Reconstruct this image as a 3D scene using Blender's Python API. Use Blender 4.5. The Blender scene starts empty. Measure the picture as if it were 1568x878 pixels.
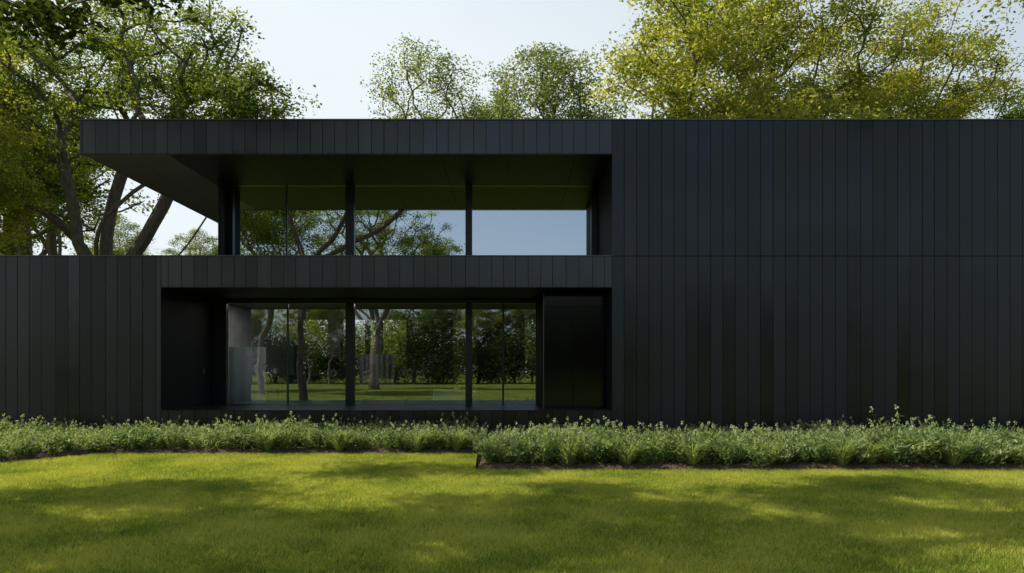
import bpy, math, random
import numpy as np
from mathutils import Vector
rnd=random.Random(5)
sc=bpy.context.scene
sc.view_settings.view_transform='Standard'
try: sc.view_settings.look='None'
except Exception: pass
sc.view_settings.exposure=0
D0=14.5; F=1568*24/36; EYE=1.5
def PX(px,d=0.0): return (px-784)/(F/(D0+d))
def PZ(py,d=0.0): return EYE+(570-py)/(F/(D0+d))

# ---------------- helpers
def link(o,parent=None):
    sc.collection.objects.link(o)
    if parent: o.parent=parent
    return o
def empty(name,loc=(0,0,0)):
    e=bpy.data.objects.new(name,None); e.location=loc; e.empty_display_size=0.3
    return link(e)
def mesh_np(name,V,Fc,mats,mi=None,tint=None,smooth=False):
    V=np.asarray(V,dtype=np.float32); Fc=np.asarray(Fc,dtype=np.int32)
    me=bpy.data.meshes.new(name)
    n,k=Fc.shape
    me.vertices.add(len(V)); me.vertices.foreach_set('co',V.ravel())
    me.loops.add(n*k); me.loops.foreach_set('vertex_index',Fc.ravel())
    me.polygons.add(n)
    me.polygons.foreach_set('loop_start',np.arange(n,dtype=np.int32)*k)
    me.polygons.foreach_set('loop_total',np.full(n,k,dtype=np.int32))
    if mi is not None: me.polygons.foreach_set('material_index',np.asarray(mi,dtype=np.int32))
    me.polygons.foreach_set('use_smooth',np.full(n,smooth,dtype=bool))
    if tint is not None:
        a=me.attributes.new('tint','FLOAT','POINT'); a.data.foreach_set('value',np.asarray(tint,dtype=np.float32))
    for m in mats: me.materials.append(m)
    me.update(calc_edges=True)
    return me
def boxes(name,lst,mat,parent=None,bevel=0.0):
    V=[];Fc=[]
    for (x0,x1,y0,y1,z0,z1) in lst:
        b=len(V)
        V+=[(x0,y0,z0),(x1,y0,z0),(x1,y1,z0),(x0,y1,z0),(x0,y0,z1),(x1,y0,z1),(x1,y1,z1),(x0,y1,z1)]
        Fc+=[(b,b+3,b+2,b+1),(b+4,b+5,b+6,b+7),(b,b+1,b+5,b+4),(b+1,b+2,b+6,b+5),(b+2,b+3,b+7,b+6),(b+3,b,b+4,b+7)]
    me=mesh_np(name,V,Fc,[mat])
    o=link(bpy.data.objects.new(name,me),parent)
    if bevel>0:
        m=o.modifiers.new('b','BEVEL'); m.width=bevel; m.segments=2
    return o

# ---------------- materials
def newmat(name):
    m=bpy.data.materials.new(name); m.use_nodes=True
    nt=m.node_tree; nt.nodes.clear()
    out=nt.nodes.new('ShaderNodeOutputMaterial')
    return m,nt,out
def N(nt,t,**kw):
    n=nt.nodes.new(t)
    for k,v in kw.items(): setattr(n,k,v)
    return n
def ramp(nt,fac,stops):
    r=N(nt,'ShaderNodeValToRGB'); e=r.color_ramp.elements
    e[0].position=stops[0][0]; e[0].color=(*stops[0][1],1)
    e[1].position=stops[-1][0]; e[1].color=(*stops[-1][1],1)
    for p,c in stops[1:-1]:
        x=e.new(p); x.color=(*c,1)
    nt.links.new(fac,r.inputs['Fac']); return r.outputs['Color']
def mulcol(nt,col,c):
    mu=N(nt,'ShaderNodeMix',data_type='RGBA',blend_type='MULTIPLY'); mu.inputs[0].default_value=1
    nt.links.new(col,mu.inputs[6]); mu.inputs[7].default_value=(*c,1); return mu.outputs[2]
def noise(nt,scale,vec=None,detail=3,rough=0.5):
    n=N(nt,'ShaderNodeTexNoise'); n.inputs['Scale'].default_value=scale; n.inputs['Detail'].default_value=detail
    n.inputs['Roughness'].default_value=rough
    if vec is not None: nt.links.new(vec,n.inputs['Vector'])
    return n.outputs['Fac']
def posvec(nt,scale=(1,1,1)):
    g=N(nt,'ShaderNodeNewGeometry'); m=N(nt,'ShaderNodeMapping'); m.inputs['Scale'].default_value=scale
    nt.links.new(g.outputs['Position'],m.inputs['Vector']); return m.outputs['Vector']
def simple(name,col,rough=0.5,metal=0.0,var=0.15,nscale=4,bump=0.0,spec=0.5,stretch=(1,1,1)):
    m,nt,out=newmat(name)
    b=N(nt,'ShaderNodeBsdfPrincipled')
    f=noise(nt,nscale,posvec(nt,stretch),4)
    lo=tuple(c*(1-var) for c in col); hi=tuple(c*(1+var) for c in col)
    nt.links.new(ramp(nt,f,[(0.3,lo),(0.7,hi)]),b.inputs['Base Color'])
    b.inputs['Roughness'].default_value=rough; b.inputs['Metallic'].default_value=metal
    b.inputs['Specular IOR Level'].default_value=spec
    if bump>0:
        bp=N(nt,'ShaderNodeBump'); bp.inputs['Strength'].default_value=bump; bp.inputs['Distance'].default_value=0.01
        nt.links.new(f,bp.inputs['Height']); nt.links.new(bp.outputs['Normal'],b.inputs['Normal'])
    nt.links.new(b.outputs[0],out.inputs[0]); return m

def cladding_mat(name,k,spec):
    m,nt,out=newmat(name)
    b=N(nt,'ShaderNodeBsdfPrincipled')
    at=N(nt,'ShaderNodeAttribute',attribute_name='tint')
    f=noise(nt,1.0,posvec(nt,(14,14,0.7)),5,0.6)
    f2=noise(nt,0.45,posvec(nt,(1,1,1)),3)
    a=N(nt,'ShaderNodeMath',operation='MULTIPLY_ADD'); a.inputs[1].default_value=0.35
    nt.links.new(f,a.inputs[0]); nt.links.new(at.outputs['Fac'],a.inputs[2])
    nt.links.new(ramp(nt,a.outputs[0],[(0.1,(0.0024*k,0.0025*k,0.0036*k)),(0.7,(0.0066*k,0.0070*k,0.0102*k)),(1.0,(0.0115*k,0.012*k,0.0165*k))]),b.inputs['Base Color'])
    r=N(nt,'ShaderNodeMapRange'); r.inputs['From Min'].default_value=0.3; r.inputs['From Max'].default_value=0.7
    r.inputs['To Min'].default_value=0.15; r.inputs['To Max'].default_value=0.34
    nt.links.new(f2,r.inputs['Value'])
    ra=N(nt,'ShaderNodeMath',operation='MULTIPLY_ADD'); ra.inputs[1].default_value=0.16
    nt.links.new(at.outputs['Fac'],ra.inputs[0]); nt.links.new(r.outputs[0],ra.inputs[2]); nt.links.new(ra.outputs[0],b.inputs['Roughness'])
    b.inputs['Specular IOR Level'].default_value=spec
    bp=N(nt,'ShaderNodeBump'); bp.inputs['Strength'].default_value=0.18; bp.inputs['Distance'].default_value=0.004
    nt.links.new(f,bp.inputs['Height']); nt.links.new(bp.outputs['Normal'],b.inputs['Normal'])
    nt.links.new(b.outputs[0],out.inputs[0]); return m
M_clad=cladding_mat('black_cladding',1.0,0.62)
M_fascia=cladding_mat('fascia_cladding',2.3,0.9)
M_dark=simple('dark_render',(0.008,0.0083,0.009),0.6,spec=0.25)
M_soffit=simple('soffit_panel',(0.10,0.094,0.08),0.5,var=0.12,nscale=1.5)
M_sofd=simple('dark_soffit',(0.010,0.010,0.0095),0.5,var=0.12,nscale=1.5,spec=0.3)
M_frame=simple('black_aluminium',(0.010,0.011,0.013),0.35,var=0.1)
M_edge=simple('grey_metal_trim',(0.10,0.12,0.13),0.35,metal=0.6)
M_gloss=simple('gloss_black_panel',(0.004,0.004,0.005),0.12,var=0.1,spec=0.35)
M_int=simple('interior_wall',(0.42,0.42,0.41),0.7)
M_intc=simple('interior_ceiling_paint',(0.14,0.14,0.135),0.7)
M_intd=simple('interior_dark',(0.015,0.015,0.016),0.6)
M_floor=simple('interior_floor',(0.06,0.057,0.054),0.3,nscale=2)
M_curt=simple('curtain_cloth',(0.6,0.62,0.63),0.8,var=0.06)
M_curtd=simple('grey_curtain_cloth',(0.13,0.135,0.14),0.8,var=0.06)
M_white=simple('pale_upholstery',(0.75,0.75,0.72),0.8,var=0.06)

def glass_mat(name,base,tcol):
    m,nt,out=newmat(name)
    t=N(nt,'ShaderNodeBsdfTransparent'); t.inputs[0].default_value=(*tcol,1)
    g=N(nt,'ShaderNodeBsdfGlossy'); g.inputs['Roughness'].default_value=0.0; g.inputs['Color'].default_value=(0.86,0.94,1,1)
    lw=N(nt,'ShaderNodeFresnel'); lw.inputs['IOR'].default_value=1.5
    ma=N(nt,'ShaderNodeMath',operation='MULTIPLY_ADD'); ma.inputs[1].default_value=0.7; ma.inputs[2].default_value=base
    nt.links.new(lw.outputs[0],ma.inputs[0])
    mx=N(nt,'ShaderNodeMixShader'); nt.links.new(ma.outputs[0],mx.inputs[0]); nt.links.new(t.outputs[0],mx.inputs[1]); nt.links.new(g.outputs[0],mx.inputs[2])
    nt.links.new(mx.outputs[0],out.inputs[0]); return m
M_glass=glass_mat('tinted_glass',0.36,(0.68,0.71,0.71))
M_glassU=glass_mat('mirror_coated_glass',0.70,(0.6,0.64,0.63))

def leaf_mat(name,stops,trans=0.45,tcol=1.6,gloss=False):
    m,nt,out=newmat(name)
    at=N(nt,'ShaderNodeAttribute',attribute_name='tint')
    col=ramp(nt,at.outputs['Fac'],stops)
    if gloss:
        b=N(nt,'ShaderNodeBsdfPrincipled'); b.inputs['Roughness'].default_value=0.45; b.inputs['Specular IOR Level'].default_value=0.3
        nt.links.new(col,b.inputs['Base Color'])
    else:
        b=N(nt,'ShaderNodeBsdfDiffuse'); nt.links.new(col,b.inputs['Color'])
    tr=N(nt,'ShaderNodeBsdfTranslucent')
    nt.links.new(mulcol(nt,col,(tcol*1.1,tcol*1.05,tcol*0.5)),tr.inputs['Color'])
    mx=N(nt,'ShaderNodeMixShader'); mx.inputs[0].default_value=trans
    nt.links.new(b.outputs[0],mx.inputs[1]); nt.links.new(tr.outputs[0],mx.inputs[2])
    nt.links.new(mx.outputs[0],out.inputs[0]); return m
M_leaf_g=leaf_mat('leaf_green',[(0,(0.03,0.052,0.018)),(0.5,(0.085,0.125,0.03)),(1,(0.25,0.28,0.055))],0.5,2.0)
M_leaf_k=leaf_mat('leaf_deep_green',[(0,(0.02,0.038,0.012)),(0.5,(0.045,0.07,0.018)),(1,(0.11,0.14,0.03))],0.3,1.4)
M_leaf_y=leaf_mat('leaf_yellow_green',[(0,(0.08,0.11,0.03)),(0.5,(0.20,0.225,0.05)),(1,(0.42,0.40,0.10))],0.5,2.0)
M_leaf_b=leaf_mat('leaf_pale_green',[(0,(0.07,0.11,0.045)),(0.6,(0.15,0.19,0.07)),(1,(0.26,0.30,0.10))],0.5,1.9)
M_plant=leaf_mat('perennial_leaf',[(0,(0.05,0.09,0.03)),(0.5,(0.15,0.22,0.08)),(0.85,(0.33,0.40,0.19)),(0.9,(0.48,0.54,0.34)),(1,(0.75,0.76,0.6))],0.4,1.6,True)
M_bark=simple('bark',(0.13,0.10,0.072),0.9,var=0.4,nscale=5,bump=0.8,stretch=(3,3,0.6))
def grass_mat(name,blade):
    m,nt,out=newmat(name)
    p=posvec(nt)
    f1=noise(nt,0.8,p,4,0.65); f2=noise(nt,60 if not blade else 18,p,3,0.7)
    ad=N(nt,'ShaderNodeMath',operation='MULTIPLY_ADD'); ad.inputs[1].default_value=0.5
    nt.links.new(f2,ad.inputs[0]); nt.links.new(f1,ad.inputs[2])
    if blade:
        at=N(nt,'ShaderNodeAttribute',attribute_name='tint')
        a2=N(nt,'ShaderNodeMath',operation='MULTIPLY_ADD'); a2.inputs[1].default_value=0.35
        nt.links.new(at.outputs['Fac'],a2.inputs[0]); nt.links.new(ad.outputs[0],a2.inputs[2]); fac=a2.outputs[0]
        st=[(0.6,(0.12,0.20,0.035)),(0.85,(0.31,0.36,0.06)),(1.0,(0.52,0.52,0.13))]
    else:
        fac=ad.outputs[0]; st=[(0.5,(0.05,0.085,0.015)),(0.75,(0.12,0.15,0.028)),(0.95,(0.18,0.21,0.04))]
    col=ramp(nt,fac,st)
    b=N(nt,'ShaderNodeBsdfDiffuse'); nt.links.new(col,b.inputs['Color'])
    if blade:
        tr=N(nt,'ShaderNodeBsdfTranslucent')
        nt.links.new(mulcol(nt,col,(1.6,1.6,0.8)),tr.inputs['Color'])
        mx=N(nt,'ShaderNodeMixShader'); mx.inputs[0].default_value=0.4
        nt.links.new(b.outputs[0],mx.inputs[1]); nt.links.new(tr.outputs[0],mx.inputs[2]); nt.links.new(mx.outputs[0],out.inputs[0])
    else:
        bp=N(nt,'ShaderNodeBump'); bp.inputs['Strength'].default_value=0.5; bp.inputs['Distance'].default_value=0.03
        nt.links.new(f2,bp.inputs['Height']); nt.links.new(bp.outputs['Normal'],b.inputs['Normal'])
        nt.links.new(b.outputs[0],out.inputs[0])
    return m
M_ground=grass_mat('ground_turf',False); M_blade=grass_mat('grass_blade',True)
M_soil=simple('bark_mulch',(0.08,0.045,0.03),0.95,var=0.6,nscale=30,bump=1.0)

# ---------------- building
DW=2.5
XL=PX(122); XR=PX(937); XO=PX(247); ZT=PZ(185); ZF=PZ(236); ZM=PZ(392.5); ZH=PZ(440); ZS=PZ(629)
XE0=-15.0; XE1=17.0; YB=9.0
house=empty('black_modern_house')
def panels(name,x0,x1,z0,z1,seams,mat=None,y=0.0,t=0.010):
    xs=[x0]+[s for s in seams if x0+0.06<s<x1-0.06]+[x1]
    V=[];Fc=[];T=[]
    for a,b in zip(xs[:-1],xs[1:]):
        g=0.0012; c=0.004
        r=random.Random(int((a+40)*1000)); ti=r.random(); tl=r.uniform(-0.005,0.005)
        k=len(V)
        A=a+g;B=b-g;C=z0+0.003;D=z1-0.003
        V+=[(A,y,C),(B,y,C),(B,y,D),(A,y,D)]
        V+=[(A+c,y-t+tl,C+c),(B-c,y-t-tl,C+c),(B-c,y-t-tl,D-c),(A+c,y-t+tl,D-c)]
        Fc+=[(k+4,k+5,k+6,k+7),(k,k+1,k+5,k+4),(k+1,k+2,k+6,k+5),(k+2,k+3,k+7,k+6),(k+3,k,k+4,k+7)]
        T+=[ti]*8
    link(bpy.data.objects.new(name,mesh_np(name,V,Fc,[mat or M_clad],tint=T)),house)
def mkseams(seed,x0,x1,w=(0.24,0.29)):
    r=random.Random(seed); s=[];x=x0
    while x<x1:
        x+=r.uniform(*w); s.append(x)
    return s
sR=mkseams(3,XR,XE1,(0.255,0.272)); sL=mkseams(8,XE0,XR,(0.24,0.30)); sU=mkseams(11,XE0,XR,(0.245,0.29))
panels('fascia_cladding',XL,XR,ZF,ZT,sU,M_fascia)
panels('wall_cladding_upper',XR,XE1,ZM,ZT,sR)
panels('wall_cladding_lower',XR,XE1,0,ZM,sR)
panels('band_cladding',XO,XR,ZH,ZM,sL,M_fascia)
panels('wall_cladding_west',XE0,XO,0,ZM,sL)
panels('sill_cladding',XO,XR,0,ZS,sL)
boxes('structure',[
 (XL,XE1,0.004,YB,ZF+0.03,ZT-0.002),
 (XR+0.0,XE1,0.004,YB,ZM,ZF+0.03),
 (XE0,XE1,0.004,YB,ZH,ZM-0.002),
 (XE0,XO,0.004,YB,0,ZH),(XR,XE1,0.004,YB,0,ZH),
 (XO,XR,0.004,YB,0,ZS-0.004)],M_dark,house)
boxes('coping',[(XL-0.02,XE1,-0.03,YB+0.03,ZT,ZT+0.03),(XE0,XR-0.004,-0.024,0.3,ZM-0.001,ZM+0.018)],M_edge,house)
boxes('opening_trim',[(XO,XR,-0.018,0.02,ZS-0.003,ZS+0.012),(XO-0.0,XR,-0.018,0.0,ZH-0.012,ZH),(XL,XR,-0.018,0.003,ZF-0.012,ZF)],M_frame,house)
XW=PX(334,DW)
sp=[];sd=[]
edges=[XL+0.03,XL+0.95,XW-0.0]
for a,b in zip(edges[:-1],edges[1:]):
    for (ya,yb) in [(0.02,2.45),(2.455,4.9),(4.905,YB-0.02)]: sp.append((a,b-0.008,ya,yb,ZF,ZF+0.027))
x=XW
while x<XR-0.1:
    x2=min(x+1.45,XR-0.01); sd.append((x,x2-0.008,0.02,DW-0.02,ZF,ZF+0.027)); x=x2
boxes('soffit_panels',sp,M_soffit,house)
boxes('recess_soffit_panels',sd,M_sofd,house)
zc=ZF
boxes('upper_room_walls',[(XW,PX(356,DW)-0.02,DW,YB,ZM,zc-0.001),(XW+0.3,XR,YB-0.2,YB-0.02,ZM,zc-0.001)],M_dark,house)
boxes('upper_room_ceiling',[(XW+0.3,XR,DW+0.1,YB-0.2,zc-0.03,zc-0.002)],M_intd,house)
fy=1.95
V=[(PX(334,fy),fy,ZM),(PX(340,fy),fy,ZM),(PX(349,DW),DW-0.01,ZM),(XW,DW-0.01,ZM)]
V=V+[(a,b,zc-0.002) for a,b,_ in V]
Fc=[(0,1,5,4),(1,2,6,5),(2,3,7,6),(3,0,4,7),(0,3,2,1),(4,5,6,7)]
link(bpy.data.objects.new('splayed_fin_wall',mesh_np('splayed_fin_wall',V,Fc,[M_dark])),house)
def bar(px0,px1,z0,z1,d,th=0.14): return (PX(px0,d),PX(px1,d),d-th/2,d+th/2,z0,z1)
zt=PZ(283,DW); fr=[]
fr.append(bar(349,913,zt,zc-0.003,DW)); 
fr+= [bar(349,358,ZM,zt,DW),bar(530,543,ZM,zt,DW,0.16),bar(713,723,ZM,zt,DW,0.16),bar(905,914,ZM,zt,DW)]
fr+= [bar(438,440,ZM,zt,DW,0.05)]
fr.append((PX(358,DW),PX(905,DW),DW-0.05,DW+0.05,ZM,ZM+0.08))
fr.append((PX(914,DW),XR-0.002,DW-0.04,DW+0.2,ZM,zc-0.003))
zlt=PZ(465,DW); zlb=PZ(620,DW)
fr+=[bar(322,833,zlt,ZH-0.012,DW),bar(336,348,zlb,zlt,DW),bar(530,543,zlb,zlt,DW,0.16),bar(713,723,zlb,zlt,DW,0.16),bar(820,833,zlb,zlt,DW)]
fr+=[bar(439.5,442,zlb,zlt,DW,0.05),bar(769,772,zlb,zlt,DW,0.05)]
fr.append(bar(336,833,ZS,zlb,DW,0.2))
fr.append((XO+0.003,PX(336,DW),DW-0.03,DW+0.2,ZS,zlt))
boxes('window_frames',fr,M_frame,house,bevel=0.006)
boxes('glazing_bead',[(PX(440.2,DW),PX(441.4,DW),DW-0.035,DW-0.027,zlb,zlt)],M_edge,house)
def pane(name,px0,px1,z0,z1,mt,d=DW):
    me=mesh_np(name,[(PX(px0,d),d,z0),(PX(px1,d),d,z0),(PX(px1,d),d,z1),(PX(px0,d),d,z1)],[(0,1,2,3)],[mt])
    link(bpy.data.objects.new(name,me),house)
for i,(a,b) in enumerate([(358,438),(440,530),(543,713),(723,905)]): pane('upper_pane_%d'%i,a,b,ZM+0.08,zt,M_glassU)
for i,(a,b) in enumerate([(348,439.5),(442,530),(543,713),(723,769),(772,820)]): pane('lower_pane_%d'%i,a,b,zlb,zlt,M_glass)
dB=0.8
bx0=PX(833,dB)
boxes('entrance_box',[(bx0,XR-0.003,dB,DW+1.0,ZS,ZH-0.014)],M_gloss,house)
boxes('entrance_panels',[(bx0+0.04,bx0+0.64,dB-0.03,dB-0.001,ZS+0.05,ZH-0.35),(bx0+0.66,XR-0.04,dB-0.03,dB-0.001,ZS+0.05,ZH-0.35),(bx0+0.04,XR-0.04,dB-0.03,dB-0.001,ZH-0.33,ZH-0.05)],M_gloss,house,bevel=0.004)
boxes('entrance_lit_edge',[(bx0-0.018,bx0-0.001,dB-0.02,dB+0.05,ZS+0.01,ZH-0.02)],M_edge,house)  # pale strip standing in for light caught on the box's left edge
boxes('sill_plate',[(XO+0.01,XR-0.01,0.03,DW-0.11,ZS-0.003,ZS+0.008)],M_frame,house)
boxes('door_handle',[(XO+0.004,XO+0.05,1.9,1.93,1.45,1.6)],M_edge,house)
V=[];Fc=[]
for cx,cy in [(-6.7,0.9),(1.25,0.4),(1.6,0.4)]:
    b=len(V)
    for i in range(8):
        a=i*math.pi/4; V.append((cx+0.05*math.cos(a),cy+0.05*math.sin(a),ZH-0.016))
    Fc+=[(b,b+1,b+2,b+3),(b,b+3,b+4,b+7),(b+4,b+5,b+6,b+7)]
link(bpy.data.objects.new('downlight_rims',mesh_np('downlight_rims',V,Fc,[M_edge])),house)
zf=ZS+0.004
boxes('interior_floor',[(XO+0.003,XR-0.003,DW+0.1,YB-0.3,zf-0.006,zf+0.012)],M_floor,house)
boxes('interior_ceiling',[(XO+0.003,XR-0.003,DW+0.1,YB-0.3,ZH-0.03,ZH-0.006)],M_intc,house)
boxes('interior_side_wall',[(XO+0.003,XO+0.05,DW+0.22,YB-0.3,zf+0.013,ZH-0.031)],M_int,house)
bw=[(-3.6,-2.0,YB-0.25,YB-0.05,zf+0.012,ZH-0.03),(-1.2,0.1,YB-0.25,YB-0.05,zf+0.012,ZH-0.03),(1.5,XR-0.003,YB-0.25,YB-0.05,zf+0.012,ZH-0.03)]
for xx in (-7.3,-6.2,-5.0): bw.append((xx,xx+0.14,YB-0.25,YB-0.05,zf+0.012,ZH-0.03))
boxes('rear_wall',bw,M_intd,house)
boxes('interior_partition',[(-5.15,-4.8,4.6,4.9,zf+0.012,ZH-0.03),(-3.9,-3.72,5.0,5.2,zf+0.012,ZH-0.03),(-1.1,0.4,6.6,6.75,zf+0.012,ZH-0.03)],M_intd,house)
boxes('kitchen_counter',[(-5.6,-2.2,6.4,7.0,zf+0.012,zf+0.95),(-0.9,1.6,5.6,6.2,zf+0.012,zf+0.8)],M_intd,house,bevel=0.01)
def curtain(name,x0,x1,y,z0,z1,amp=0.05,per=0.16,mt=None):
    n=int((x1-x0)/0.015); V=[];Fc=[]
    for i in range(n+1):
        x=x0+(x1-x0)*i/n; yy=y+amp*math.sin(2*math.pi*x/per+1.5*math.sin(x*5))+0.01*math.sin(x*13)
        V+=[(x,yy,z0),(x+0.01*math.sin(i*.7),yy*1.0+0.01,z1)]
    for i in range(n): Fc.append((2*i,2*i+2,2*i+3,2*i+1))
    link(bpy.data.objects.new(name,mesh_np(name,V,Fc,[mt or M_curt],smooth=True)),house)
curtain('curtain_a',PX(350,DW+0.3),PX(407,DW+0.3),DW+0.3,zf+0.02,zf+1.45,0.012,0.24)
curtain('curtain_b',PX(548,DW+1.6),PX(604,DW+1.6),DW+1.6,zf+0.45,zf+1.3,0.02,0.15,M_curtd)
furn=empty('desk'); furn.location=(PX(490,DW+1.0),DW+1.0,zf+0.012)
boxes('desk_top',[(-0.8,0.85,-0.35,0.35,0.70,0.75)],M_intd,furn,bevel=0.005)
boxes('desk_body',[(-0.75,-0.3,-0.3,0.3,0.02,0.70),(0.4,0.8,-0.3,0.3,0.02,0.70),(-0.3,0.4,-0.28,-0.25,0.1,0.70)],M_intd,furn,bevel=0.005)
mon=boxes('monitor',[(-0.1,0.5,0.05,0.08,0.85,1.2),(0.15,0.25,0.08,0.11,0.75,0.95),(0.05,0.35,0.0,0.2,0.751,0.765)],M_gloss,furn)
ch=empty('chair'); ch.location=(PX(418,DW+0.5),DW+0.5,zf+0.012)
boxes('chair_seat',[(-0.2,0.2,-0.2,0.2,0.36,0.40)],M_intd,ch,bevel=0.01)
boxes('chair_back',[(-0.2,0.2,0.17,0.2,0.5,0.7)],M_intd,ch,bevel=0.01)
boxes('chair_legs',[(-0.2,-0.17,-0.2,-0.17,0,0.36),(0.17,0.2,-0.2,-0.17,0,0.36),(-0.2,-0.17,0.17,0.2,0,0.5),(0.17,0.2,0.17,0.2,0,0.5),(-0.22,-0.19,-0.2,0.2,0.52,0.55),(0.19,0.22,-0.2,0.2,0.52,0.55)],M_intd,ch)
so=empty('sofa'); so.location=(PX(690,DW+0.5),DW+0.5,zf+0.012)
boxes('sofa_base',[(-0.42,0.42,-0.3,0.3,0.08,0.36)],M_white,so,bevel=0.04)
boxes('sofa_feet',[(-0.38,-0.33,-0.25,-0.2,0,0.08),(0.33,0.38,-0.25,-0.2,0,0.08),(-0.38,-0.33,0.2,0.25,0,0.08),(0.33,0.38,0.2,0.25,0,0.08)],M_intd,so)
be=empty('bench'); be.location=(PX(590,DW+0.6),DW+0.6,zf+0.012)
boxes('bench_seat',[(-0.6,0.6,-0.2,0.2,0.34,0.40)],M_intd,be,bevel=0.01)
boxes('bench_legs',[(-0.55,-0.5,-0.18,0.18,0,0.34),(0.5,0.55,-0.18,0.18,0,0.34)],M_intd,be)
ar=empty('armchair'); ar.location=(PX(640,DW+1.2),DW+1.2,zf+0.012)
boxes('armchair_body',[(-0.35,0.35,-0.35,0.35,0.12,0.42),(-0.45,-0.33,-0.35,0.37,0.12,0.6),(0.33,0.45,-0.35,0.37,0.12,0.6),(-0.35,0.35,0.25,0.39,0.3,0.85)],M_intd,ar,bevel=0.04)
tb_=empty('side_table'); tb_.location=(PX(795,DW+0.8),DW+0.8,zf+0.012)
boxes('side_table_top',[(-0.4,0.4,-0.25,0.25,0.42,0.46)],M_intd,tb_,bevel=0.005)
boxes('side_table_legs',[(-0.38,-0.34,-0.2,0.2,0,0.42),(0.34,0.38,-0.2,0.2,0,0.42)],M_intd,tb_)

# ---------------- ground
S=700
me=mesh_np('ground',[(-S,-S,0),(S,-S,0),(S,S,0),(-S,S,0)],[(0,1,2,3)],[M_ground])
link(bpy.data.objects.new('ground',me))
BX=-0.56
def left_front(x):
    if x>-7.6: return -2.1
    return -2.1-1.5*min(1,(-7.6-x)/0.9)**0.8
def bed_y(x):
    return -4.15 if x>BX else left_front(x)
def soil(name,x0,x1):
    nx=int((x1-x0)/0.06); ny=50; V=[];Fc=[]
    for i in range(nx+1):
        x=x0+(x1-x0)*i/nx; yf=bed_y(x+1e-3)+0.03*math.sin(x*3.1)*math.sin(x*1.3)
        for j in range(ny+1):
            v=j/ny; y=yf+(0-yf)*v
            e=min(v*abs(yf)/0.18,1,(x-x0)/0.15 if x0>-5 else 1)
            z=0.004+0.07*max(0,e)**0.6+0.03*e*rnd.random()
            yy=y+(rnd.uniform(-0.02,0.02) if 0<j<ny else 0)
            V.append((x,yy,z))
    for i in range(nx):
        for j in range(ny):
            a=i*(ny+1)+j; Fc.append((a,a+ny+1,a+ny+2,a+1))
    link(bpy.data.objects.new(name,mesh_np(name,V,Fc,[M_soil])))
soil('mulch_bed',XE0,BX-0.001); soil('mulch_bed.001',BX,XE1)

def blades(n,seed,size=1.0,h=0.045,w=0.0045):
    r=np.random.default_rng(seed)
    p=r.random((n,2))*size-size/2
    a=r.random(n)*2*math.pi; hh=h*(0.45+r.random(n)*0.9); lean=r.normal(0,0.5,(n,2))*hh[:,None]
    ww=w*(0.7+0.6*r.random(n))
    dx=np.cos(a)*ww; dy=np.sin(a)*ww
    z0=np.zeros(n)
    v0=np.stack([p[:,0]-dx,p[:,1]-dy,z0],1); v1=np.stack([p[:,0]+dx,p[:,1]+dy,z0],1)
    v2=np.stack([p[:,0]+lean[:,0],p[:,1]+lean[:,1],hh],1)
    V=np.stack([v0,v1,v2],1).reshape(-1,3); Fc=np.arange(n*3).reshape(-1,3)
    return V,Fc,np.repeat(r.random(n),3)
gp=[]
for s in range(3):
    V,Fc,T=blades(7000,s); gp.append(mesh_np('grass_patch_mesh',V,Fc,[M_blade],tint=T))
lawn=empty('lawn_grass')
for ix in range(-12,13):
    for iy in range(-17,-1):
        cx=ix-0.06; cy=iy-0.0
        if abs(cx)>0.75*(cy+14.5+0.6)+2.2 or cy+14.5<3: continue
        lim=bed_y(cx)+(0.55 if cx<-7.5 else 0.0)
        if cy>lim: continue
        o=bpy.data.objects.new('patch',gp[rnd.randrange(3)])
        o.location=(cx,cy,0); o.rotation_euler=(0,0,rnd.randrange(4)*math.pi/2)
        link(o,lawn)
def edge_strip(pts,n,seed):
    r=np.random.default_rng(seed); V=[];T=[]
    for i in range(n):
        (x0,y0,x1,y1)=pts[r.integers(len(pts))]
        x=r.uniform(x0,x1); y=r.uniform(y0,y1); a=r.random()*6.28; h=0.045*r.uniform(0.5,1.3); w=0.004
        V+=[(x-math.cos(a)*w,y-math.sin(a)*w,0),(x+math.cos(a)*w,y+math.sin(a)*w,0),(x+r.normal(0,.4)*h,y+r.normal(0,.4)*h,h)]
        T+=[r.random()]*3
    return mesh_np('turf_edge',V,np.arange(n*3).reshape(-1,3),[M_blade],tint=T)
link(bpy.data.objects.new('turf_edge',edge_strip([(-7.6,-2.75,BX-0.02,-2.10)],30000,3)),lawn)
link(bpy.data.objects.new('turf_edge2',edge_strip([(BX-0.05,-4.75,10,-4.15)],45000,5)),lawn)

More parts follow.
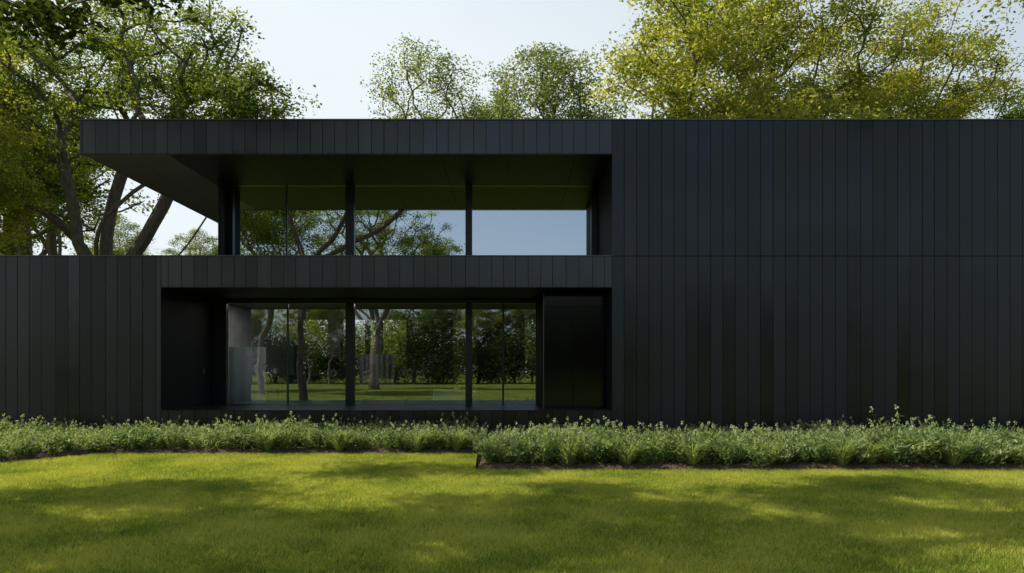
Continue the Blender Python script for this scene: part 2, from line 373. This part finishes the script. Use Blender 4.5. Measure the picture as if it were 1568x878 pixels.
# perennials
def leafquads(C,Dv,L,W,r):
    n=len(C)
    rv=r.normal(size=(n,3)); u=np.cross(Dv,rv); u/=np.linalg.norm(u,axis=1)[:,None]+1e-9
    a=C-Dv*L[:,None]*0.5; b=C+Dv*L[:,None]*0.5; m=C+Dv*L[:,None]*0.05
    l=m+u*W[:,None]*0.5; q=m-u*W[:,None]*0.5
    return np.stack([a,l,b,q],1).reshape(-1,3)
def perennial(seed,h,flower,spread=0.2,base_t=0.0):
    r=np.random.default_rng(seed); C=[];Dd=[];L=[];W=[];T=[]
    for s in range(13):
        az=r.random()*6.28; rad=spread*math.sqrt(r.random()); bx=rad*math.cos(az)*0.6; by=rad*math.sin(az)*0.6
        tx=bx+spread*0.8*r.normal(); ty=by+spread*0.8*r.normal(); hh=h*r.uniform(0.65,1.0)
        tall=r.random()<flower
        if tall: hh=h*r.uniform(1.0,1.25)
        tip=np.array([tx,ty,hh]); base=np.array([bx,by,0.0])
        for k in range(5):
            p=base+(tip-base)*(k+0.5)/5; C.append(p); dd=(tip-base); dd=dd/np.linalg.norm(dd); Dd.append(dd); L.append(hh/4.6); W.append(0.006); T.append(0.5)
        tb=base_t+r.random()*0.35
        for k in range(28):
            t=r.uniform(0.12,0.82 if tall else 1.0); p=base+(tip-base)*t+r.normal(0,0.025,3)
            d=np.array([r.normal(),r.normal(),r.normal()*0.5+0.7]); d/=np.linalg.norm(d)
            C.append(p+d*0.025); Dd.append(d); L.append(r.uniform(0.05,0.11)); W.append(r.uniform(0.016,0.03)); T.append(min(0.84,tb+0.5*t*r.uniform(0.5,1.2)))
        if tall:
            for k in range(14):
                d=r.normal(size=3); d/=np.linalg.norm(d)
                C.append(tip+np.array([0,0,0.01])+d*np.array([0.016,0.016,0.024])); Dd.append(d); L.append(0.024); W.append(0.016); T.append(r.uniform(0.80,0.97))
    V=leafquads(np.array(C),np.array(Dd),np.array(L),np.array(W),r)
    return mesh_np('perennial_mesh',V,np.arange(len(V)).reshape(-1,4),[M_plant],tint=np.repeat(T,4))
pv=[perennial(20,0.40,0.08),perennial(21,0.38,0.2,base_t=0.15),perennial(22,0.45,0.12),perennial(23,0.35,0.03,base_t=0.25),perennial(24,0.46,0.18,0.12,0.2),perennial(25,0.34,0.15)]
border=empty('perennial_border')
def place(x,y,sc_=1.0,idx=None):
    o=bpy.data.objects.new('perennial',pv[rnd.randrange(6) if idx is None else idx])
    o.location=(x,y,0.06); o.rotation_euler=(0,0,rnd.random()*6.28); s=sc_*rnd.uniform(0.85,1.12)*(1+0.14*math.sin(x*1.7)*math.sin(x*0.63+1)); o.scale=(s,s,s*rnd.uniform(0.85,1.12)); link(o,border)
x=-12.5
while x<BX-0.15:
    yf=left_front(x)
    y=yf+0.2
    while y<-0.15:
        place(x+rnd.uniform(-.1,.1),y+rnd.uniform(-.08,.08),0.95); y+=0.3
    x+=0.24
x=BX+0.25
while x<12.5:
    y=-3.88
    while y<-0.3:
        place(x+rnd.uniform(-.1,.1),y+rnd.uniform(-.1,.1),1.15 if y<-3.2 else 0.85); y+=0.24 if y<-3.0 else 0.55
    x+=0.23
def tuft(seed):
    r=np.random.default_rng(seed); V=[];T=[];n=260
    for i in range(n):
        a=r.random()*6.28; h=r.uniform(0.2,0.42); o=r.uniform(0.05,0.35); w=0.006
        b=np.array([0.05*math.cos(a),0.05*math.sin(a),0]); ca,sa=math.cos(a),math.sin(a)
        m=b+np.array([ca*o*0.4,sa*o*0.4,h*0.75]); t=b+np.array([ca*o,sa*o,h]); p=np.array([-sa*w,ca*w,0])
        V+=[b-p,b+p,m+p,m-p, m-p,m+p,t+p*0.2,t-p*0.2]; T+=[r.uniform(0.5,0.84)]*8
    return mesh_np('grass_tuft_mesh',np.array(V),np.arange(len(V)).reshape(-1,4),[M_plant],tint=T)
tf=[tuft(1),tuft(2)]
for px,yy in [(1290,-3.97),(1175,-3.95),(1060,-3.95),(1460,-3.97),(870,-3.95),(640,-1.97),(410,-1.97),(1330,-3.9),(700,-1.95),(520,-1.97),(960,-3.95)]:
    o=bpy.data.objects.new('ornamental_grass',tf[rnd.randrange(2)]); o.location=(PX(px,yy),yy,0.05); o.rotation_euler=(0,0,rnd.random()*6); link(o,border)

# ---------------- trees
def tree_mesh(name,seed,lobes,fork,nt=260,nleaf=120,sig=(0.5,0.5,0.3),leaf=(0.14,0.07),mat=None,tipr=0.012,trunks=None,rmax=0.4,shell=0.5,tb=(0,1)):
    r=np.random.default_rng(seed)
    w=np.array([l[6] for l in lobes],float); w/=w.sum()
    T=[]
    for i in range(nt):
        l=lobes[r.choice(len(lobes),p=w)]
        d=r.normal(size=3); d/=np.linalg.norm(d); rad=(shell+(1-shell)*r.random()) if r.random()<0.75 else r.random()
        T.append([l[0]+d[0]*l[3]*rad,l[1]+d[1]*l[4]*rad,l[2]+d[2]*l[5]*rad])
    T=np.array(T)
    nodes=[np.array([0,0,-0.2])]; par=[-1]; pl=[0.0]
    def path(a,b,k,wob):
        cur=a; p0=nodes[a].copy(); L=np.linalg.norm(b-p0)
        off=r.normal(size=3)*wob*L
        for i in range(1,k+1):
            t=i/k; q=p0+(b-p0)*t+off*math.sin(math.pi*t)+ (r.normal(size=3)*0.05*L/k if i<k else 0)
            nodes.append(q); par.append(cur); pl.append(pl[cur]+np.linalg.norm(q-nodes[cur])); cur=len(nodes)-1
        return cur
    f0=path(0,np.array(fork,float),6,0.04)
    for t in (trunks or []):
        path(f0,np.array(t,float),8,0.10)
    start=f0
    order=np.argsort(np.linalg.norm(T-nodes[f0],axis=1))
    for ti in order:
        t=T[ti]; NA=np.array(nodes[start:]); PA=np.array(pl[start:])
        dist=np.linalg.norm(NA-t,axis=1); 
        down=np.maximum(0,NA[:,2]-t[2]-0.3)
        cst=dist+0.35*PA+0.8*down
        j=int(np.argmin(cst))+start
        L=np.linalg.norm(t-nodes[j]); path(j,t,min(12,max(2,int(L/0.45))),0.09)
    n=len(nodes); P=np.array(nodes); par=np.array(par)
    cnt=np.zeros(n); haschild=np.zeros(n,bool); haschild[par[1:]]=True
    cnt[~haschild]=1
    for i in range(n-1,0,-1): cnt[par[i]]+=cnt[i]
    R=tipr*np.power(cnt,0.5); R=np.minimum(R,rmax); 
    R[0]*=1.25
    V=[];Fc=[]
    vb=0
    for i in range(1,n):
        a=P[par[i]]; b=P[i]; d=b-a; L=np.linalg.norm(d)
        if L<1e-5: continue
        d/=L; k=8 if R[i]>0.08 else (5 if R[i]>0.03 else 3)
        u=np.cross(d,[0.3,0.9,0.2]); u/=np.linalg.norm(u); v=np.cross(d,u)
        ang=np.arange(k)*2*math.pi/k; ring=np.cos(ang)[:,None]*u+np.sin(ang)[:,None]*v
        ra=min(R[par[i]],R[i]*1.35); 
        V.append(a+ring*ra); V.append(b+d*R[i]*0.3+ring*R[i])
        for q in range(k): Fc.append((vb+q,vb+(q+1)%k,vb+k+(q+1)%k,vb+k+q))
        vb+=2*k
    V=np.concatenate(V); nb=len(Fc)
    C=[];TT=[]
    for t in T:
        m=int(nleaf*r.uniform(0.35,1.6)); 
        sg=np.array(sig)*r.uniform(0.6,1.3)
        c=t+np.clip(r.normal(size=(m,3)),-1.9,1.9)*sg
        c[:,2]-=0.12*np.linalg.norm(c[:,:2]-t[:2],axis=1)
        C.append(c); TT.append(np.clip(r.uniform(tb[0],tb[1])*0.65+r.random(m)*0.35,0,1))
    C=np.concatenate(C);TT=np.concatenate(TT); m=len(C)
    Dv=r.normal(size=(m,3))*[1,1,0.55]+[0,0,-0.25]; Dv/=np.linalg.norm(Dv,axis=1)[:,None]
    LV=leafquads(C,Dv,leaf[0]*r.uniform(0.6,1.3,m),leaf[1]*r.uniform(0.6,1.3,m),r)
    LF=np.arange(len(LV)).reshape(-1,4)+len(V)
    VV=np.concatenate([V,LV]); FF=np.concatenate([np.array(Fc),LF])
    mi=np.concatenate([np.zeros(nb),np.ones(len(LF))]); tt=np.concatenate([np.zeros(len(V)),np.repeat(TT,4)])
    return mesh_np(name,VV,FF,[M_bark,mat],mi=mi,tint=tt)
def put(name,me,loc,rot=0,s=1.0):
    o=bpy.data.objects.new(name,me); o.location=loc; o.rotation_euler=(0,0,rot); o.scale=(s,s,s); return link(o)

mA=tree_mesh('spreading_tree_mesh',1,[(-4,0,12,4,4,4,1.2),(3.5,0,12.5,4.3,4,3.2,1.3),(0,2,15,5,4,3,1.2),(6,-1,11.2,2.2,3,2.2,0.6),(-5,-1,8.6,3,3,2,0.25)],(0.2,0,4.6),nt=340,nleaf=140,mat=M_leaf_g,
  trunks=[(-3.8,0.5,8.6),(3.0,0.3,9.5),(1.0,1.0,11),(-1.2,-0.5,10.5),(4.8,-0.6,8.0),(-2.2,0.8,7.4),(2.2,-0.8,8.6)],tipr=0.035,rmax=0.58,leaf=(0.15,0.08),sig=(0.40,0.40,0.20))
put('spreading_oak_tree',mA,(-16.0,12,0),0.0)
put('spreading_oak_tree.001',mA,(-23.5,19,0),2.2,1.1)
mY=tree_mesh('yellow_tree_mesh',2,[(-3.5,0,12,3.6,4,3.6,1),(3,0,12,3.8,4,3.8,1),(0,0,15,5,4.5,3.5,1.4),(-1,-1,9.5,5,4,2.2,0.8)],(0,0,4.5),nt=400,nleaf=215,mat=M_leaf_y,
  trunks=[(-3,0,9),(3,0.3,9.5),(0.5,1.0,11)],tipr=0.022,leaf=(0.15,0.08),sig=(0.42,0.42,0.20))
put('yellow_green_tree',mY,(10.3,14,0),0.4,1.1)
put('yellow_green_tree.001',mY,(-21.5,10.5,0),2.4,0.8)
put('yellow_green_tree.002',mY,(18.0,17,0),3.4,1.0)
mC=tree_mesh('airy_tree_mesh',3,[(-0.5,0,13,3,2.6,3.8,1.2),(1.5,0,11,3.2,2.6,2.6,0.8),(-2.2,0,10,2.4,2,2.4,0.7)],(0,0,5),nt=260,nleaf=95,mat=M_leaf_b,tipr=0.018,leaf=(0.13,0.075),sig=(0.34,0.34,0.26))
mR=tree_mesh('round_tree_mesh',4,[(0,0,12,3.2,3,3.6,1.2),(1.8,0,10.5,2.6,2.4,2.4,0.7),(-1.8,0,10.3,2.6,2.4,2.4,0.7)],(0,0,4),nt=330,nleaf=180,mat=M_leaf_b,tipr=0.018,leaf=(0.13,0.075),sig=(0.36,0.36,0.20))
put('airy_birch_tree',mC,(-3.9,20,0),0.2,1.1)
put('round_crown_tree',mR,(1.9,21,0),0.0,1.17)
put('round_crown_tree.001',mR,(-1.2,24,0),1.9,1.08)
mG=tree_mesh('green_tree_mesh',6,[(0,0,11,4.5,4.5,4,1.3),(3,1,13,3,3,3,0.8),(-3,-1,12.5,3.2,3,3,0.8)],(0,0,4),nt=360,nleaf=130,mat=M_leaf_g,tipr=0.017,leaf=(0.16,0.085),sig=(0.42,0.42,0.25))
put('green_tree',mG,(22.5,13,0),0.5,0.82)
put('green_tree.001',mG,(-29,24,0),1.5,1.15)
put('green_tree.002',mG,(-12.5,29,0),2.5,0.85)
wood=empty('distant_trees')
for i in range(14):
    o=bpy.data.objects.new('woodland_tree',[mR,mG,mC,mR][i%4]); o.location=(-52+i*6.2+rnd.uniform(-1.5,1.5),38+rnd.uniform(-4,8),0); o.rotation_euler=(0,0,rnd.random()*6); s=rnd.uniform(0.8,1.0)
    o.scale=(s,s,s); link(o,wood)
mS=tree_mesh('shrub_mesh',9,[(0,0,1.6,1.7,1.5,1.5,1)],(0,0,0.5),nt=90,nleaf=120,mat=M_leaf_b,tipr=0.01,leaf=(0.12,0.06),sig=(0.3,0.3,0.25))
mSk=tree_mesh('dark_shrub_mesh',10,[(0,0,1.6,1.7,1.5,1.5,1)],(0,0,0.5),nt=90,nleaf=120,mat=M_leaf_k,tipr=0.01,leaf=(0.12,0.06),sig=(0.3,0.3,0.25))
hedge=empty('garden_shrubs')
for i in range(22):
    o=bpy.data.objects.new('shrub',mS); o.location=(-34+i*2.4+rnd.uniform(-.5,.5),19+rnd.uniform(-1.5,3),0); o.rotation_euler=(0,0,rnd.random()*6); s=rnd.uniform(1.3,2.0); o.scale=(s,s,s); link(o,hedge)
# garden side: high canopies over the lawn and park trees mirrored in the glass
mK=tree_mesh('canopy_tree_mesh',12,[(4.5,3,11.3,4,2.8,1.2,1.2),(-1,3.2,11,4,2.8,1.3,1),(9,3.2,11.8,3.4,2.4,1.0,1.1),(-4,1.5,10.5,3,3,1.6,0.5),(1,-0.5,12.3,4,2.6,1.3,0.7),(0.6,5.8,7.9,1.9,0.9,0.9,0.22)],(0,0,6),nt=128,nleaf=320,mat=M_leaf_k,
  trunks=[(3,2,9.6),(-2,1,9.4),(6,2.4,10.6),(0.3,2.8,8)],tipr=0.02,leaf=(0.17,0.10),sig=(0.42,0.28,0.18))
put('garden_tree',mK,(-8.6,-8.8,0),0.0)
put('garden_tree.001',mK,(-18.5,-8.6,0),-0.1,1.0)
mK3=tree_mesh('corner_tree_mesh',15,[(-3.6,1.2,8.6,1.3,1.2,0.8,0.5),(0,0,10,3,3,1.5,1.2)],(0,0,5.5),nt=60,nleaf=110,mat=M_leaf_y,tipr=0.018,leaf=(0.12,0.06),sig=(0.36,0.36,0.25))
put('corner_tree',mK3,(12.3,-4.5,0))
put('garden_tree.002',mG,(-17,-27,0),1.2,1.0)
put('garden_tree.003',mA,(-12,-40,0),0.6,1.0)
put('garden_tree.004',mG,(-26,-33,0),1.6,1.0)
park=empty('distant_trees.001')
for i in range(22):
    o=bpy.data.objects.new('park_tree',[mG,mR,mY,mG][i%4]); o.location=(-62+i*5.8+rnd.uniform(-2,2),-62-rnd.uniform(0,20),0); o.rotation_euler=(0,0,rnd.random()*6); s=rnd.uniform(0.65,0.85); o.scale=(s,s,s); link(o,park)
for i in range(28):
    o=bpy.data.objects.new('park_shrub',mSk if i%5 else mS); o.location=(-58+i*4.2+rnd.uniform(-1,1),-66-rnd.uniform(0,8),-0.3); o.rotation_euler=(0,0,rnd.random()*6); s=rnd.uniform(1.9,3.0); o.scale=(s*1.2,s*1.2,s); link(o,park)

# ---------------- light
EL=math.radians(52); A=math.radians(12)
ts=Vector((-math.cos(EL)*math.cos(A),math.cos(EL)*math.sin(A),math.sin(EL)))
sl=bpy.data.lights.new('sun','SUN'); sl.energy=5.0; sl.angle=math.radians(0.53); sl.color=(1,0.94,0.82)
so_=link(bpy.data.objects.new('sun',sl)); so_.rotation_euler=(-ts).to_track_quat('-Z','Y').to_euler()
al=bpy.data.lights.new('added_curtain_fill','AREA'); al.shape='RECTANGLE'; al.size=3.2; al.size_y=0.25; al.energy=34; al.color=(1,0.95,0.88)  # fill lamp added inside the room to brighten the curtain, not a real fitting
alo=link(bpy.data.objects.new('added_curtain_fill',al)); alo.location=(-5.2,DW+0.75,ZH-0.05)
w=bpy.data.worlds.new('World'); sc.world=w; w.use_nodes=True; nt=w.node_tree
bg=nt.nodes['Background']; sky=nt.nodes.new('ShaderNodeTexSky'); sky.sky_type='NISHITA'; sky.sun_disc=False
sky.sun_elevation=EL; sky.sun_rotation=math.radians(-78); sky.dust_density=2.5; sky.air_density=1.0; sky.ozone_density=1.0
# haze: thick toward the horizon and toward the sun, thin overhead
tc=nt.nodes.new('ShaderNodeTexCoord'); dp=nt.nodes.new('ShaderNodeVectorMath'); dp.operation='DOT_PRODUCT'
nt.links.new(tc.outputs['Generated'],dp.inputs[0]); dp.inputs[1].default_value=(-0.6,0.55,-0.75)
nz=noise(nt,1.6,tc.outputs['Generated'],5,0.55)
sm=nt.nodes.new('ShaderNodeMath'); sm.operation='MULTIPLY_ADD'; sm.inputs[1].default_value=0.35
nt.links.new(nz,sm.inputs[0]); nt.links.new(dp.outputs['Value'],sm.inputs[2])
mr=nt.nodes.new('ShaderNodeMapRange'); mr.inputs['From Min'].default_value=-0.75; mr.inputs['From Max'].default_value=0.5
mr.inputs['To Min'].default_value=0.05; mr.inputs['To Max'].default_value=0.98
nt.links.new(sm.outputs[0],mr.inputs['Value'])
mx=nt.nodes.new('ShaderNodeMix'); mx.data_type='RGBA'; nt.links.new(mr.outputs[0],mx.inputs[0]); nt.links.new(sky.outputs[0],mx.inputs[6]); mx.inputs[7].default_value=(6.7,7.3,7.6,1)
nt.links.new(mx.outputs[2],bg.inputs['Color']); bg.inputs['Strength'].default_value=0.13

# ---------------- camera
cd=bpy.data.cameras.new('camera'); cam=link(bpy.data.objects.new('camera',cd)); cd.lens=24; cd.sensor_width=36
cam.location=(0,-D0,EYE); cam.rotation_euler=(math.radians(90),0,0); cd.shift_y=(570-439)/1568; cd.clip_end=3000
sc.camera=cam
